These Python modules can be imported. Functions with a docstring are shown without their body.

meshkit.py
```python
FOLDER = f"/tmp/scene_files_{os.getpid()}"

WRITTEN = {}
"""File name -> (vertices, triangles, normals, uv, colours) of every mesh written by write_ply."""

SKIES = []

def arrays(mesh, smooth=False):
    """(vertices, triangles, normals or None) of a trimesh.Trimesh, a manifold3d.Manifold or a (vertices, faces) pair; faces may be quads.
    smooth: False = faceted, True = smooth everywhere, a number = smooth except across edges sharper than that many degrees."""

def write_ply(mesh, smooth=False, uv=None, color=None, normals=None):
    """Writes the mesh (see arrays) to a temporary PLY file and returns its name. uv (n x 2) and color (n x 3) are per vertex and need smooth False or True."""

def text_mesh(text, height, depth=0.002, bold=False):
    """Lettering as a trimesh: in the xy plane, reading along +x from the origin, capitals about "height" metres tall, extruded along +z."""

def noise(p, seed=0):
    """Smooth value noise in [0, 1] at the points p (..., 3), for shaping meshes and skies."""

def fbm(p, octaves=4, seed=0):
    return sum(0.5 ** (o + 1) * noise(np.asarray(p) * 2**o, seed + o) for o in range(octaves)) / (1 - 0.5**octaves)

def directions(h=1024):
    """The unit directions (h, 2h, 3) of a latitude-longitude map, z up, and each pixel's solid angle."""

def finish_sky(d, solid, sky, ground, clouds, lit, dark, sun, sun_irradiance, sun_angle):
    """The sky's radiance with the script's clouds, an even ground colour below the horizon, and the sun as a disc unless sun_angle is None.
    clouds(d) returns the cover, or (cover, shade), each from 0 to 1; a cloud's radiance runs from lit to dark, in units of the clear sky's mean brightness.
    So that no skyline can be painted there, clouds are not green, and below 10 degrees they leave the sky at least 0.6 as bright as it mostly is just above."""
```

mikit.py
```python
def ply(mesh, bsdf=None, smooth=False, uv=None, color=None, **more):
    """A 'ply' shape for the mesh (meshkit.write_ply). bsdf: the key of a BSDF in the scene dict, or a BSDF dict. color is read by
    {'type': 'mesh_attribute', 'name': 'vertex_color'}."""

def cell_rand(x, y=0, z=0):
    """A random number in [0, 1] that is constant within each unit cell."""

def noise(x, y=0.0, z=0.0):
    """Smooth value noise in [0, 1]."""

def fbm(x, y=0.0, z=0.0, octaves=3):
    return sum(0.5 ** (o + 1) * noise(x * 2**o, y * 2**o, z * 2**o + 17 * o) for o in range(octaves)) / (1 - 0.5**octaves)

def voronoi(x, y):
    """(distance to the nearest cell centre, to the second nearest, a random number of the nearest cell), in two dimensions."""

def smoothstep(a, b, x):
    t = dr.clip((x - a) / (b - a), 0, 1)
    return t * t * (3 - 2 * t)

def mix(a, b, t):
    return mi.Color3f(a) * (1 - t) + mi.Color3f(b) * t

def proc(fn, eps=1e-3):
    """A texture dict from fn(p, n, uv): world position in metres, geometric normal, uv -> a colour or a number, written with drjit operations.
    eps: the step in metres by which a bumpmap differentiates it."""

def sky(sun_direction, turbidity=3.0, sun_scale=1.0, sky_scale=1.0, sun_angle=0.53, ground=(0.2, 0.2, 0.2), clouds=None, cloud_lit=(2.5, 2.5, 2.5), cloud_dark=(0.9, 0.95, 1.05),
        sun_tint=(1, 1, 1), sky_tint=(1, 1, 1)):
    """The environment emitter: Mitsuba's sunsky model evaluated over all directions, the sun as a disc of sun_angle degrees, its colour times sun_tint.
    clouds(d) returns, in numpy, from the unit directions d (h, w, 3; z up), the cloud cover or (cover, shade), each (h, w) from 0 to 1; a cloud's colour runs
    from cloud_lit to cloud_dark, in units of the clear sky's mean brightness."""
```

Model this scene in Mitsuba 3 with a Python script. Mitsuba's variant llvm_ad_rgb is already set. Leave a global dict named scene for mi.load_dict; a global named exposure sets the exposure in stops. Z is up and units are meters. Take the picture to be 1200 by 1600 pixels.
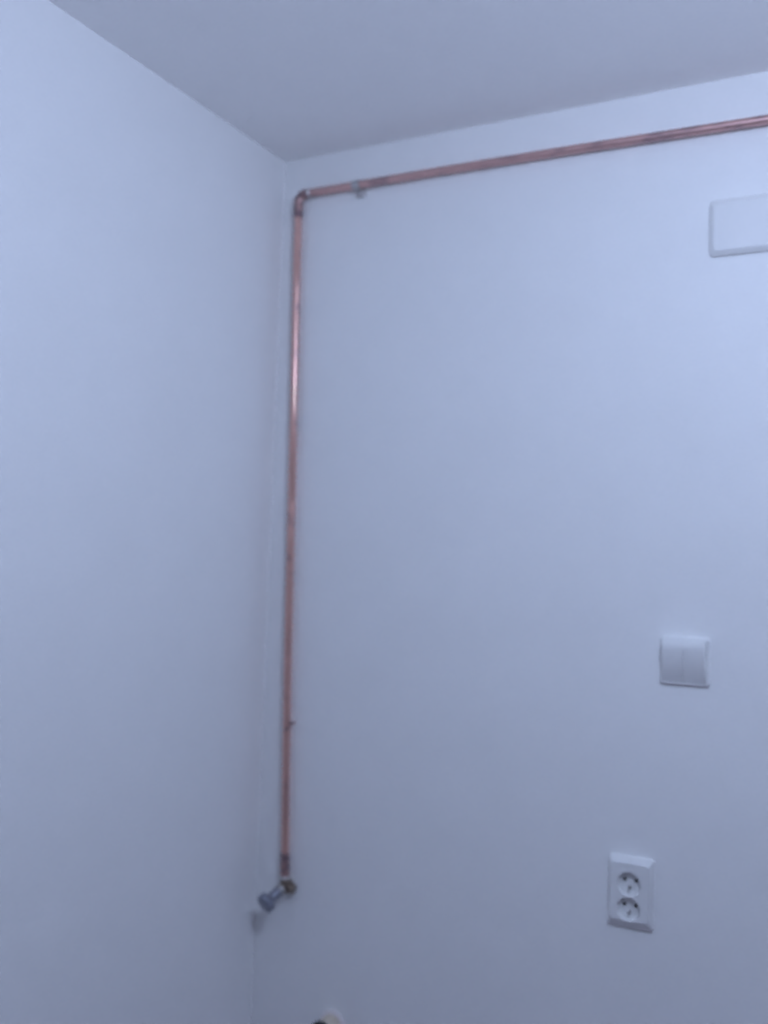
import math
import numpy as np
import trimesh
import manifold3d as m3
import mitsuba as mi
import drjit as dr
import mikit
from mikit import proc, noise, fbm, smoothstep, mix

T = mi.ScalarTransform4f
V = lambda *a: np.array(a, float)

# ------------------------------------------------------------------ camera, light, exposure
CAM = V(1.1389, -1.6749, 1.7705)
YAW, PITCH, ROLL, FOCAL = -0.4836, 0.0537, 0.0341, 1541.3          # focal length in pixels of a 1200 px wide frame
fwd = V(math.sin(YAW) * math.cos(PITCH), math.cos(YAW) * math.cos(PITCH), math.sin(PITCH))
right0 = V(math.cos(YAW), -math.sin(YAW), 0)
right = math.cos(ROLL) * right0 + math.sin(ROLL) * np.cross(right0, fwd)
up = np.cross(right, fwd)

LAMP = V(1.215, -1.085, 2.430)         # centre of the bulb, hanging in front of the back wall and right of the frame
LAMP_RADIUS = 0.048
LAMP_RGB = (0.488, 0.60, 0.865)        # cold LED bulb under the phone's cool white balance
LAMP_POWER = 485.0
exposure = -0.425

scene, labels = {'type': 'scene'}, {}
scene['camera'] = {
    'type': 'thinlens', 'fov': math.degrees(2 * math.atan(600 / FOCAL)), 'fov_axis': 'x',
    'to_world': T().look_at(origin=CAM.tolist(), target=(CAM + fwd).tolist(), up=up.tolist()),
    'near_clip': 0.01, 'far_clip': 50.0,
    'aperture_radius': 0.0074, 'focus_distance': 1.2,               # the photograph is slightly out of focus everywhere
}

# ------------------------------------------------------------------ helpers
COUNT = {}


def numbered(key):
    n = COUNT.get(key, 0)
    COUNT[key] = n + 1
    return key if n == 0 else f'{key}_{n:03d}'


def put(name, mesh, mat, parent=None, smooth=False, label=None, **more):
    key = numbered((parent + '__' if parent else '') + name)
    scene[key] = mikit.ply(mesh, mat, smooth=smooth, **more)
    if label:
        labels[key] = {'label': label}
    return key


def thing(name, label, cat, group=None):
    key = numbered(name)
    labels[key] = {'label': label, 'category': cat}
    if group:
        labels[key]['group'] = group
    return key


def structure(name, mesh, mat, label):
    key = put(name, mesh, mat)
    labels[key] = {'label': label, 'category': name.split('_')[0], 'kind': 'structure'}
    return key


def box(x0, x1, y0, y1, z0, z1):
    return trimesh.creation.box(bounds=[[x0, y0, z0], [x1, y1, z1]])


def tri(man):
    m = man.to_mesh()
    return trimesh.Trimesh(m.vert_properties[:, :3], m.tri_verts, process=False)


def man(mesh):
    return m3.Manifold(m3.Mesh(np.asarray(mesh.vertices, np.float32), np.asarray(mesh.faces, np.uint32)))


def rounded_rect(w, h, r, n=8):
    pts = []
    for cx, cz, a0 in ((w / 2 - r, h / 2 - r, 0), (-w / 2 + r, h / 2 - r, 90), (-w / 2 + r, -h / 2 + r, 180), (w / 2 - r, -h / 2 + r, 270)):
        for k in range(n + 1):
            a = math.radians(a0 + 90 * k / n)
            pts.append((cx + r * math.cos(a), cz + r * math.sin(a)))
    return np.array(pts)


def plate_layers(layers, cx, cz):
    """A convex plate on the back wall (y = 0, the room at y < 0): hull of rounded rectangles (w, h, r, y)."""
    pts = []
    for w, h, r, y, *dz in layers:
        q = rounded_rect(w, h, r)
        pts.append(np.stack([cx + q[:, 0], np.full(len(q), y), cz + q[:, 1] + (dz[0] if dz else 0)], 1))
    return m3.Manifold.hull_points(np.vstack(pts).astype(np.float32))


def frame_of(d):
    d = d / np.linalg.norm(d)
    a = np.cross(d, V(0, 0, 1) if abs(d[2]) < 0.9 else V(0, 1, 0))
    a /= np.linalg.norm(a)
    return a, np.cross(d, a)


def lathe(p, d, profile, n=40, spin=0.0):
    """A solid of revolution: profile [(distance along d, radius), ...] from the point p; n = 6 gives a hexagon."""
    p, d = np.asarray(p, float), np.asarray(d, float) / np.linalg.norm(d)
    a, b = frame_of(d)
    ang = np.arange(n) * 2 * math.pi / n + spin
    ring = np.cos(ang)[:, None] * a + np.sin(ang)[:, None] * b
    v, f = [p + d * profile[0][0]], []
    for t, r in profile:
        v.extend(p + d * t + ring * r)
    v.append(p + d * profile[-1][0])
    last = len(v) - 1
    for k in range(n):
        k2 = (k + 1) % n
        f.append((0, 1 + k2, 1 + k))
        for i in range(len(profile) - 1):
            A, B = 1 + i * n, 1 + (i + 1) * n
            f += [(A + k, A + k2, B + k2), (A + k, B + k2, B + k)]
        A = 1 + (len(profile) - 1) * n
        f.append((last, A + k, A + k2))
    m = trimesh.Trimesh(np.array(v), np.array(f), process=False)
    if m.volume < 0:
        m.invert()
    return m


def tube(path, r, n=24):
    """A round bar along a path, closed at both ends; r one number or one per point."""
    P = np.asarray(path, float)
    r = np.broadcast_to(r, len(P))
    t = np.gradient(P, axis=0)
    t /= np.linalg.norm(t, axis=1, keepdims=True)
    a, _ = frame_of(t[0])
    v, f = [], []
    ang = np.arange(n) * 2 * math.pi / n
    for i in range(len(P)):
        a = a - t[i] * (a @ t[i])
        a /= np.linalg.norm(a)
        v.extend(P[i] + r[i] * (np.cos(ang)[:, None] * a + np.sin(ang)[:, None] * np.cross(t[i], a)))
    for i in range(len(P) - 1):
        A, B = i * n, (i + 1) * n
        for k in range(n):
            k2 = (k + 1) % n
            f += [(A + k, A + k2, B + k2), (A + k, B + k2, B + k)]
    v += [P[0], P[-1]]
    c0, c1, L = len(v) - 2, len(v) - 1, (len(P) - 1) * n
    for k in range(n):
        k2 = (k + 1) % n
        f += [(c0, k2, k), (c1, L + k, L + k2)]
    m = trimesh.Trimesh(np.array(v), np.array(f), process=False)
    if m.volume < 0:
        m.invert()
    return m


# ------------------------------------------------------------------ materials
def rgb(c):
    return {'type': 'rgb', 'value': list(c)}


def mat(name, d):
    scene[name] = {'type': 'twosided', 'bsdf': d, 'id': name}


def principled(c, rough, metal=0.0, **k):
    return {'type': 'principled', 'base_color': c if isinstance(c, dict) else rgb(c), 'roughness': rough, 'metallic': metal, **k}


def paint(base, amount):
    def fn(p, n, uv):
        t = fbm(p.x * 9 + 3, p.y * 9, p.z * 9, 3)
        s = noise(p.x * 240, p.y * 240, p.z * 240)
        return mi.Color3f(base) * (1 + amount * (t - 0.5) + 0.015 * (s - 0.5))
    return proc(fn)


def roller(p, n, uv):                                                 # the fine pimples a paint roller leaves
    return noise(p.x * 420, p.y * 420, p.z * 420)


mat('wall_paint', {'type': 'bumpmap', 'scale': 0.00012, 'arbitrary': proc(roller, 4e-4), 'bsdf': {'type': 'diffuse', 'reflectance': paint((0.787, 0.787, 0.787), 0.03)}})
mat('ceiling_paint', {'type': 'diffuse', 'reflectance': paint((0.90, 0.90, 0.90), 0.03)})


def laminate(p, n, uv):
    row = dr.floor(p.y / 0.19)
    g = fbm(p.x * 3 + row * 7.3, p.y * 60, 0, 4)
    return mix((0.280, 0.222, 0.245), (0.380, 0.300, 0.330), g)


mat('floor_laminate', principled(proc(laminate), 0.45))


def copper_color(p, n, uv):
    s = p.x + p.z
    a = fbm(s * 26 + 13.2, p.y * 60 + 5, (p.x - p.z) * 9, 3)
    b = noise(s * 9 + 4.0, 2.0, 0.0)
    stain = smoothstep(0.53, 0.70, a) * (0.35 + 0.65 * smoothstep(0.35, 0.65, b))
    return mix((0.76, 0.45, 0.39), (0.40, 0.25, 0.25), stain * 0.75)


def copper_rough(p, n, uv):
    s = p.x + p.z
    return 0.12 + 0.18 * smoothstep(0.40, 0.70, fbm(s * 14 + 3, p.y * 90, 0, 2))


mat('copper', principled(proc(copper_color), proc(copper_rough), 0.92))


def dull_copper_color(p, n, uv):
    a = fbm(p.x * 30, p.y * 60 + 5, p.z * 60, 3)
    return mix((0.70, 0.43, 0.40), (0.42, 0.28, 0.29), smoothstep(0.45, 0.70, a) * 0.8)


mat('dull_copper', principled(proc(dull_copper_color), 0.45, 0.88))


def burnt_color(p, n, uv):
    a = fbm(p.x * 130, p.y * 130, p.z * 130, 3)
    return mix((0.50, 0.31, 0.29), (0.22, 0.15, 0.17), smoothstep(0.35, 0.65, a))


mat('burnt_copper', principled(proc(burnt_color), 0.38, 0.85))
mat('solder', principled((0.72, 0.71, 0.70), 0.30, 0.9))
mat('brass', principled((0.24, 0.19, 0.15), 0.36, 0.9))
mat('chrome', principled((0.27, 0.28, 0.33), 0.10, 1.0))
mat('steel', principled((0.40, 0.385, 0.38), 0.62, 0.8))
mat('galvanised', principled((0.46, 0.44, 0.44), 0.5, 0.3))
mat('dark_knob', principled((0.17, 0.18, 0.225), 0.33))
mat('white_plastic', principled((0.74, 0.74, 0.74), 0.34, 0.0, specular=0.5))
mat('lid_plastic', principled((0.69, 0.69, 0.69), 0.5))
mat('beige_plastic', principled((0.60, 0.52, 0.42), 0.4))
mat('pale_plastic', principled((0.72, 0.66, 0.66), 0.4))
mat('black_rubber', principled((0.02, 0.02, 0.025), 0.6))
mat('dark_hole', {'type': 'diffuse', 'reflectance': rgb((0.05, 0.05, 0.05))})

# ------------------------------------------------------------------ the room
RX, RY, RZ, TH = 3.36, -4.05, 2.6, 0.12
structure('wall_back', box(-TH, RX + TH, 0, TH, 0, RZ), 'wall_paint', 'white painted back wall carrying the copper pipe and the switches')
structure('wall_left', box(-TH, 0, RY, 0, 0, RZ), 'wall_paint', 'white painted left wall meeting the back wall beside the pipe')
structure('wall_right', box(RX, RX + TH, RY, 0, 0, RZ), 'wall_paint', 'white painted right wall outside the picture')
structure('wall_front', box(-TH, RX + TH, RY - TH, RY, 0, RZ), 'wall_paint', 'white painted wall behind the camera')
structure('ceiling', box(-TH, RX + TH, RY - TH, TH, RZ, RZ + TH), 'ceiling_paint', 'white painted ceiling, greyer than the walls')
structure('floor', box(-TH, RX + TH, RY - TH, TH, -TH, 0), 'floor_laminate', 'pinkish grey laminate floor below the picture')

# ------------------------------------------------------------------ the lamp (right of the frame)
k = thing('pendant_lamp', 'bare white bulb hanging on a short black cord from the ceiling', 'lamp')
R = LAMP_RADIUS
prof = [(R * (1 - math.cos(a)), R * math.sin(a)) for a in np.linspace(0.02, 2.35, 26)]
prof += [(R * 2.05, 0.017), (R * 2.3, 0.014)]
scene[k + '__bulb'] = mikit.ply(lathe(LAMP - V(0, 0, R), V(0, 0, 1), prof, 40), 'white_plastic', smooth=40,
                                emitter={'type': 'area', 'radiance': rgb([LAMP_POWER * c for c in LAMP_RGB])})
put('lamp_holder', lathe(LAMP + V(0, 0, R * 1.3), V(0, 0, 1), [(0, .0155), (.002, .018), (.045, .018), (.052, .012), (.06, .004)]), 'black_rubber', k, 40)
put('cord', lathe(LAMP + V(0, 0, R * 1.3 + .058), V(0, 0, 1), [(0, .003), (RZ - LAMP[2] - R * 1.3 - .058 - .02, .003)], 12), 'black_rubber', k, 40)
put('ceiling_rose', lathe(V(LAMP[0], LAMP[1], RZ), V(0, 0, -1), [(0, .045), (.012, .043), (.022, .03), (.026, .006)]), 'white_plastic', k, 40)

# ------------------------------------------------------------------ copper pipe
PIPE_R, PY = 0.0076, -0.0145
pipe = thing('copper_pipe', 'thin bare copper pipe running along under the ceiling and down the corner', 'pipe')
vz = [1.145, 1.156, 1.315, 1.540, 1.6155, 1.80, 1.999, 2.12, 2.39, 2.503]
vx = [.0763, .0758, .0698, .0640, .0622, .0588, .0554, .0529, .0474, .0459]
zz = np.linspace(1.145, 2.503, 46)
put('vertical_run', tube(np.stack([np.interp(zz, vz, vx), np.full(len(zz), PY), zz], 1), PIPE_R), 'copper', pipe, 40)
hx = [.049, .182, .350, .594, .945, 3.35]
hz = [2.5198, 2.5194, 2.5192, 2.5175, 2.5122, 2.503]
xx = np.r_[np.linspace(.060, 1.0, 40), np.linspace(1.1, 3.35, 20)]
put('horizontal_run', tube(np.stack([xx, np.full(len(xx), PY), np.interp(xx, hx, hz)], 1), PIPE_R), 'dull_copper', pipe, 40)
# soldered corner elbow: a bent sleeve, blackened by the torch, with a silvery ring of solder at each mouth
ex, ez, br = .0460, 2.5198, .017
el = [(ex, PY, z) for z in np.linspace(2.474, ez - br, 6)]
el += [(ex + br - br * math.cos(a), PY, ez - br + br * math.sin(a)) for a in np.linspace(0, math.pi / 2, 14)[1:]]
el += [(x, PY, ez) for x in np.linspace(ex + br, .0715, 4)[1:]]
elbow = put('elbow', tube(el, .0089), 'burnt_copper', pipe, 40, label='soot-darkened soldered corner elbow')
put('solder_ring', tube([(.0700, PY, ez), (.0713, PY, ez), (.0733, PY, ez)], [.0092, .0095, .0080]), 'solder', elbow, 40, label='silvery ring of solder')
put('solder_ring', tube([(ex, PY, 2.475), (ex, PY, 2.474), (ex, PY, 2.472)], [.0091, .0092, .0079]), 'burnt_copper', elbow, 40)


def coupling(center, axis, half, name='coupling'):
    c, a = np.asarray(center, float), np.asarray(axis, float) / np.linalg.norm(axis)
    return put(name, lathe(c - a * half, a, [(0, .0079), (.001, .0088), (2 * half - .001, .0088), (2 * half, .0079)], 24), 'burnt_copper', pipe, 40,
               label='dark soldered sleeve')


coupling((.0747, PY, 1.180), (-.037, 0, 1), .022)
put('solder_ring', lathe((.0762, PY, 1.1500), (-.02, 0, 1), [(0, .0082), (.002, .0098), (.005, .0098), (.007, .008)], 24), 'solder', pipe, 40, label='silvery ring of solder')

# ------------------------------------------------------------------ pipe clips
c = thing('pipe_clip', 'small grey clip holding the horizontal copper pipe near the corner', 'pipe clip')
cx, cz = .1815, 2.5193
arc = [(cx, PY - .0098 * math.cos(a), cz + .0098 * math.sin(a)) for a in np.linspace(-2.2, 2.2, 30)]


def strap(path, width, axis, thick):
    """A flat band of the given width along a path that lies across the axis."""
    P, a = np.asarray(path, float), np.asarray(axis, float)
    t = np.gradient(P, axis=0)
    n = np.cross(t, a)
    n /= np.linalg.norm(n, axis=1, keepdims=True)
    q = np.stack([P - a * width / 2, P + a * width / 2, P + a * width / 2 + n * thick, P - a * width / 2 + n * thick], 1)
    v, f = q.reshape(-1, 3), []
    for i in range(len(P) - 1):
        for k in range(4):
            A, B = 4 * i + k, 4 * i + (k + 1) % 4
            f += [(A, B, B + 4), (A, B + 4, A + 4)]
    e = 4 * (len(P) - 1)
    f += [(0, 2, 1), (0, 3, 2), (e, e + 1, e + 2), (e, e + 2, e + 3)]
    m = trimesh.Trimesh(v, np.array(f), process=False)
    if m.volume < 0:
        m.invert()
    return m


put('strap', strap(arc, .016, V(1, 0, 0), .0018), 'galvanised', c, 30)
put('foot', tri(plate_layers([(.018, .015, .003, 0.0), (.018, .015, .003, -.006), (.015, .012, .002, -.0075)], cx + .003, cz - .0135)), 'galvanised', c, 30)
put('screw', lathe((cx + .003, -.0072, cz - .0145), V(0, -1, 0), [(0, .0042), (.0015, .004), (.0024, .002)], 20), 'galvanised', c, 40)

c = thing('pipe_clip', 'thin dark nail clip hooked over the vertical copper pipe, low down', 'pipe clip')
cz = 1.4485
cx = float(np.interp(cz, vz, vx))
arc = [(cx - .0079 * math.sin(a), PY - .0079 * math.cos(a), cz - .006 + .012 * (a + 2.2) / -3.4 + .006) for a in np.linspace(-.1, -1.9, 20)]
put('strap', strap(arc, .008, V(0, 0, 1), .0014), 'burnt_copper', c, 30)
put('nail', tube([(cx + .0098, 0.0, cz + .004), (cx + .0098, -.0150, cz + .005), (cx + .0098, -.0165, cz + .005)], [.0017, .0017, .0030], 14), 'burnt_copper', c, 40)

# ------------------------------------------------------------------ gas valve at the foot of the pipe
g = thing('gas_valve', 'chrome valve sticking out of the wall at the foot of the copper pipe', 'valve')
P0 = V(.0772, PY, 1.1385)
body = man(lathe(P0 + V(0, 0, .011), V(0, 0, -1), [(0, .0098), (.004, .0112), (.017, .0112), (.023, .009)], 32)) \
    + man(lathe(V(P0[0], 0.0, P0[2]), V(0, -1, 0), [(0, .0102), (.022, .0102)], 32)) \
    + man(lathe(P0, V(1, 0, -.12), [(0, .0085), (.017, .0085)], 32))
put('wall_elbow', tri(body), 'brass', g, 35, label='dull brass elbow fixed to the wall')
put('plug', lathe(P0 + V(.0135, 0, -.002), V(1, 0, -.12), [(0, .0092), (.006, .0092), (.0075, .008)], 6), 'brass', g, label='brass hexagonal plug')
K = V(.0605, -.0547, 1.1140)                                       # middle of the knob
AX = (K - P0) / np.linalg.norm(K - P0)
LEN = np.linalg.norm(K - P0)
put('collar', lathe(P0 + AX * .007, AX, [(0, .0105), (.0012, .0115), (.009, .0115), (.0105, .0105)], 6, .3), 'steel', g, label='hexagonal collar')
put('barrel', lathe(P0 + AX * .016, AX, [(0, .0090), (.0015, .0100), (LEN - .028, .0100), (LEN - .025, .0118), (LEN - .022, .0118)], 36), 'chrome', g, 30, label='polished chrome barrel')
put('knob', lathe(K - AX * .009, AX, [(0, .0125), (.0015, .0172), (.0035, .0188), (.0125, .0188), (.0155, .0170), (.0170, .012)], 10), 'dark_knob', g, label='dark blue-grey faceted knob')

# ------------------------------------------------------------------ light switch
s = thing('light_switch', 'white double rocker light switch on the wall above the power socket', 'light switch')
SX, SZ = .8265, 1.6305
W, Hh = .079, .079
fr = plate_layers([(W, Hh, .006, 0.0), (W, Hh, .006, -.0045), (W - .005, Hh - .004, .005, -.0066), (W - .007, Hh - .006, .004, -.0070)], SX, SZ)
hole = man(box(SX - .0345, SX + .0345, -.02, -.0045, SZ - .0370, SZ + .0335))
put('frame', tri(fr - hole), 'white_plastic', s, 25)
for i in range(2):
    x0 = SX + (-.0340 if i == 0 else .0001)
    x1 = x0 + .0339
    prof = []
    y, zs = -.0198, np.linspace(.0330, -.0366, 24)                  # a cushion-shaped face: its top leans up, its foot leans down
    for q, z in enumerate(zs):
        prof.append((y, SZ + z))
        y -= math.tan(math.radians(np.interp(q / 23, [0, .18, 1], [22, -4, -31]))) * (zs[0] - zs[1])
    rp, e = [], .0008
    for xs, dy in ((x0, .0008), (x0 + e, 0.0), (x1 - e, 0.0), (x1, .0008)):
        rp.append([(xs, y + dy, z) for y, z in prof])
    rp = np.array(rp)                                              # (4, 24, 3) front surface
    nn = rp.shape[1]
    back = rp.copy()
    back[:, :, 1] = -.0046
    v = np.vstack([rp.reshape(-1, 3), back.reshape(-1, 3)])
    ix = lambda a, b, o=0: o + a * nn + b
    f, O = [], 4 * nn
    for a in range(3):
        for b in range(nn - 1):
            f += [(ix(a, b), ix(a + 1, b), ix(a + 1, b + 1)), (ix(a, b), ix(a + 1, b + 1), ix(a, b + 1))]
            f += [(ix(a, b, O), ix(a + 1, b + 1, O), ix(a + 1, b, O)), (ix(a, b, O), ix(a, b + 1, O), ix(a + 1, b + 1, O))]
    for b in range(nn - 1):
        f += [(ix(0, b), ix(0, b + 1), ix(0, b + 1, O)), (ix(0, b), ix(0, b + 1, O), ix(0, b, O))]
        f += [(ix(3, b), ix(3, b + 1, O), ix(3, b + 1)), (ix(3, b), ix(3, b, O), ix(3, b + 1, O))]
    for a in range(3):
        f += [(ix(a, 0), ix(a + 1, 0, O), ix(a + 1, 0)), (ix(a, 0), ix(a, 0, O), ix(a + 1, 0, O))]
        f += [(ix(a, nn - 1), ix(a + 1, nn - 1), ix(a + 1, nn - 1, O)), (ix(a, nn - 1), ix(a + 1, nn - 1, O), ix(a, nn - 1, O))]
    rk = trimesh.Trimesh(v, np.array(f), process=False)
    rk.fix_normals()
    put('rocker', rk, 'white_plastic', s, 25)

# ------------------------------------------------------------------ double power socket
o = thing('power_socket', 'white double power socket, one round outlet above the other, below the switch', 'power socket')
OX, OZ, OY = .7465, 1.2475, -.0165
W, Hh = .075, .110
plate = plate_layers([(W, Hh + .004, .005, 0.0, -.002), (W, Hh + .004, .005, -.006, -.002), (W - .010, Hh - .014, .006, -.0150), (W - .014, Hh - .018, .006, OY)], OX, OZ)
wells = [OZ + .0125, OZ - .0280]
for z in wells:
    plate = plate - man(lathe((OX - .001, -.0025, z), V(0, -1, 0), [(0, .0190), (.020, .0202)], 48))
put('plate', tri(plate), 'white_plastic', o, 25)
for z in wells:
    w = put('well_floor', lathe((OX - .001, -.0020, z), V(0, -1, 0), [(0, .0188), (.0022, .0188)], 40), 'white_plastic', o, 30)
    for sx in (-1, 1):
        put('contact_hole', lathe((OX - .001 + sx * .0093, -.0040, z + .0045), V(0, -1, 0), [(0, .0029), (.0008, .0029)], 20), 'dark_hole', w, 30, label='dark contact hole')
    put('earth_pin', lathe((OX - .001, -.0040, z - .0068), V(0, -1, 0), [(0, .0024), (.0085, .0024), (.0105, .0012)], 18), 'steel', w, 30, label='metal earth pin')

# ------------------------------------------------------------------ junction box cover, upper right
j = thing('junction_box_cover', 'flat white junction box cover high on the wall under the horizontal pipe', 'junction box')
JX, JZ = .909, 2.3465
put('base', tri(plate_layers([(.110, .094, .010, 0.0), (.110, .094, .010, -.0030)], JX, JZ)), 'lid_plastic', j, 30)
put('lid', tri(plate_layers([(.111, .095, .010, -.0028), (.111, .095, .010, -.0045), (.097, .081, .008, -.0100), (.093, .077, .007, -.0105)], JX, JZ)), 'lid_plastic', j, 25)

# ------------------------------------------------------------------ pipe stub at the bottom edge
b = thing('wall_pipe_stub', 'beige pipe stub with a dark open end at the bottom edge of the picture', 'pipe stub')
B, D = V(.187, 0, .896), V(0, -1, 0)
put('wall_rosette', lathe(B, D, [(0, .0265), (.003, .0265), (.006, .0225)], 40), 'pale_plastic', b, 30, label='pale pink-white wall rosette')
tb = man(lathe(B, D, [(0, .0200), (.050, .0200)], 40)) - man(lathe(B + D * .02, D, [(0, .0165), (.05, .0165)], 40))
put('tube', tri(tb), 'beige_plastic', b, 30)
rg = man(lathe(B + D * .040, D, [(0, .0205), (.002, .0222), (.016, .0222), (.018, .0205)], 40)) - man(lathe(B + D * .03, D, [(0, .0160), (.05, .0160)], 40))
put('rubber_seal', tri(rg), 'black_rubber', b, 30, label='black rubber seal around the open end')
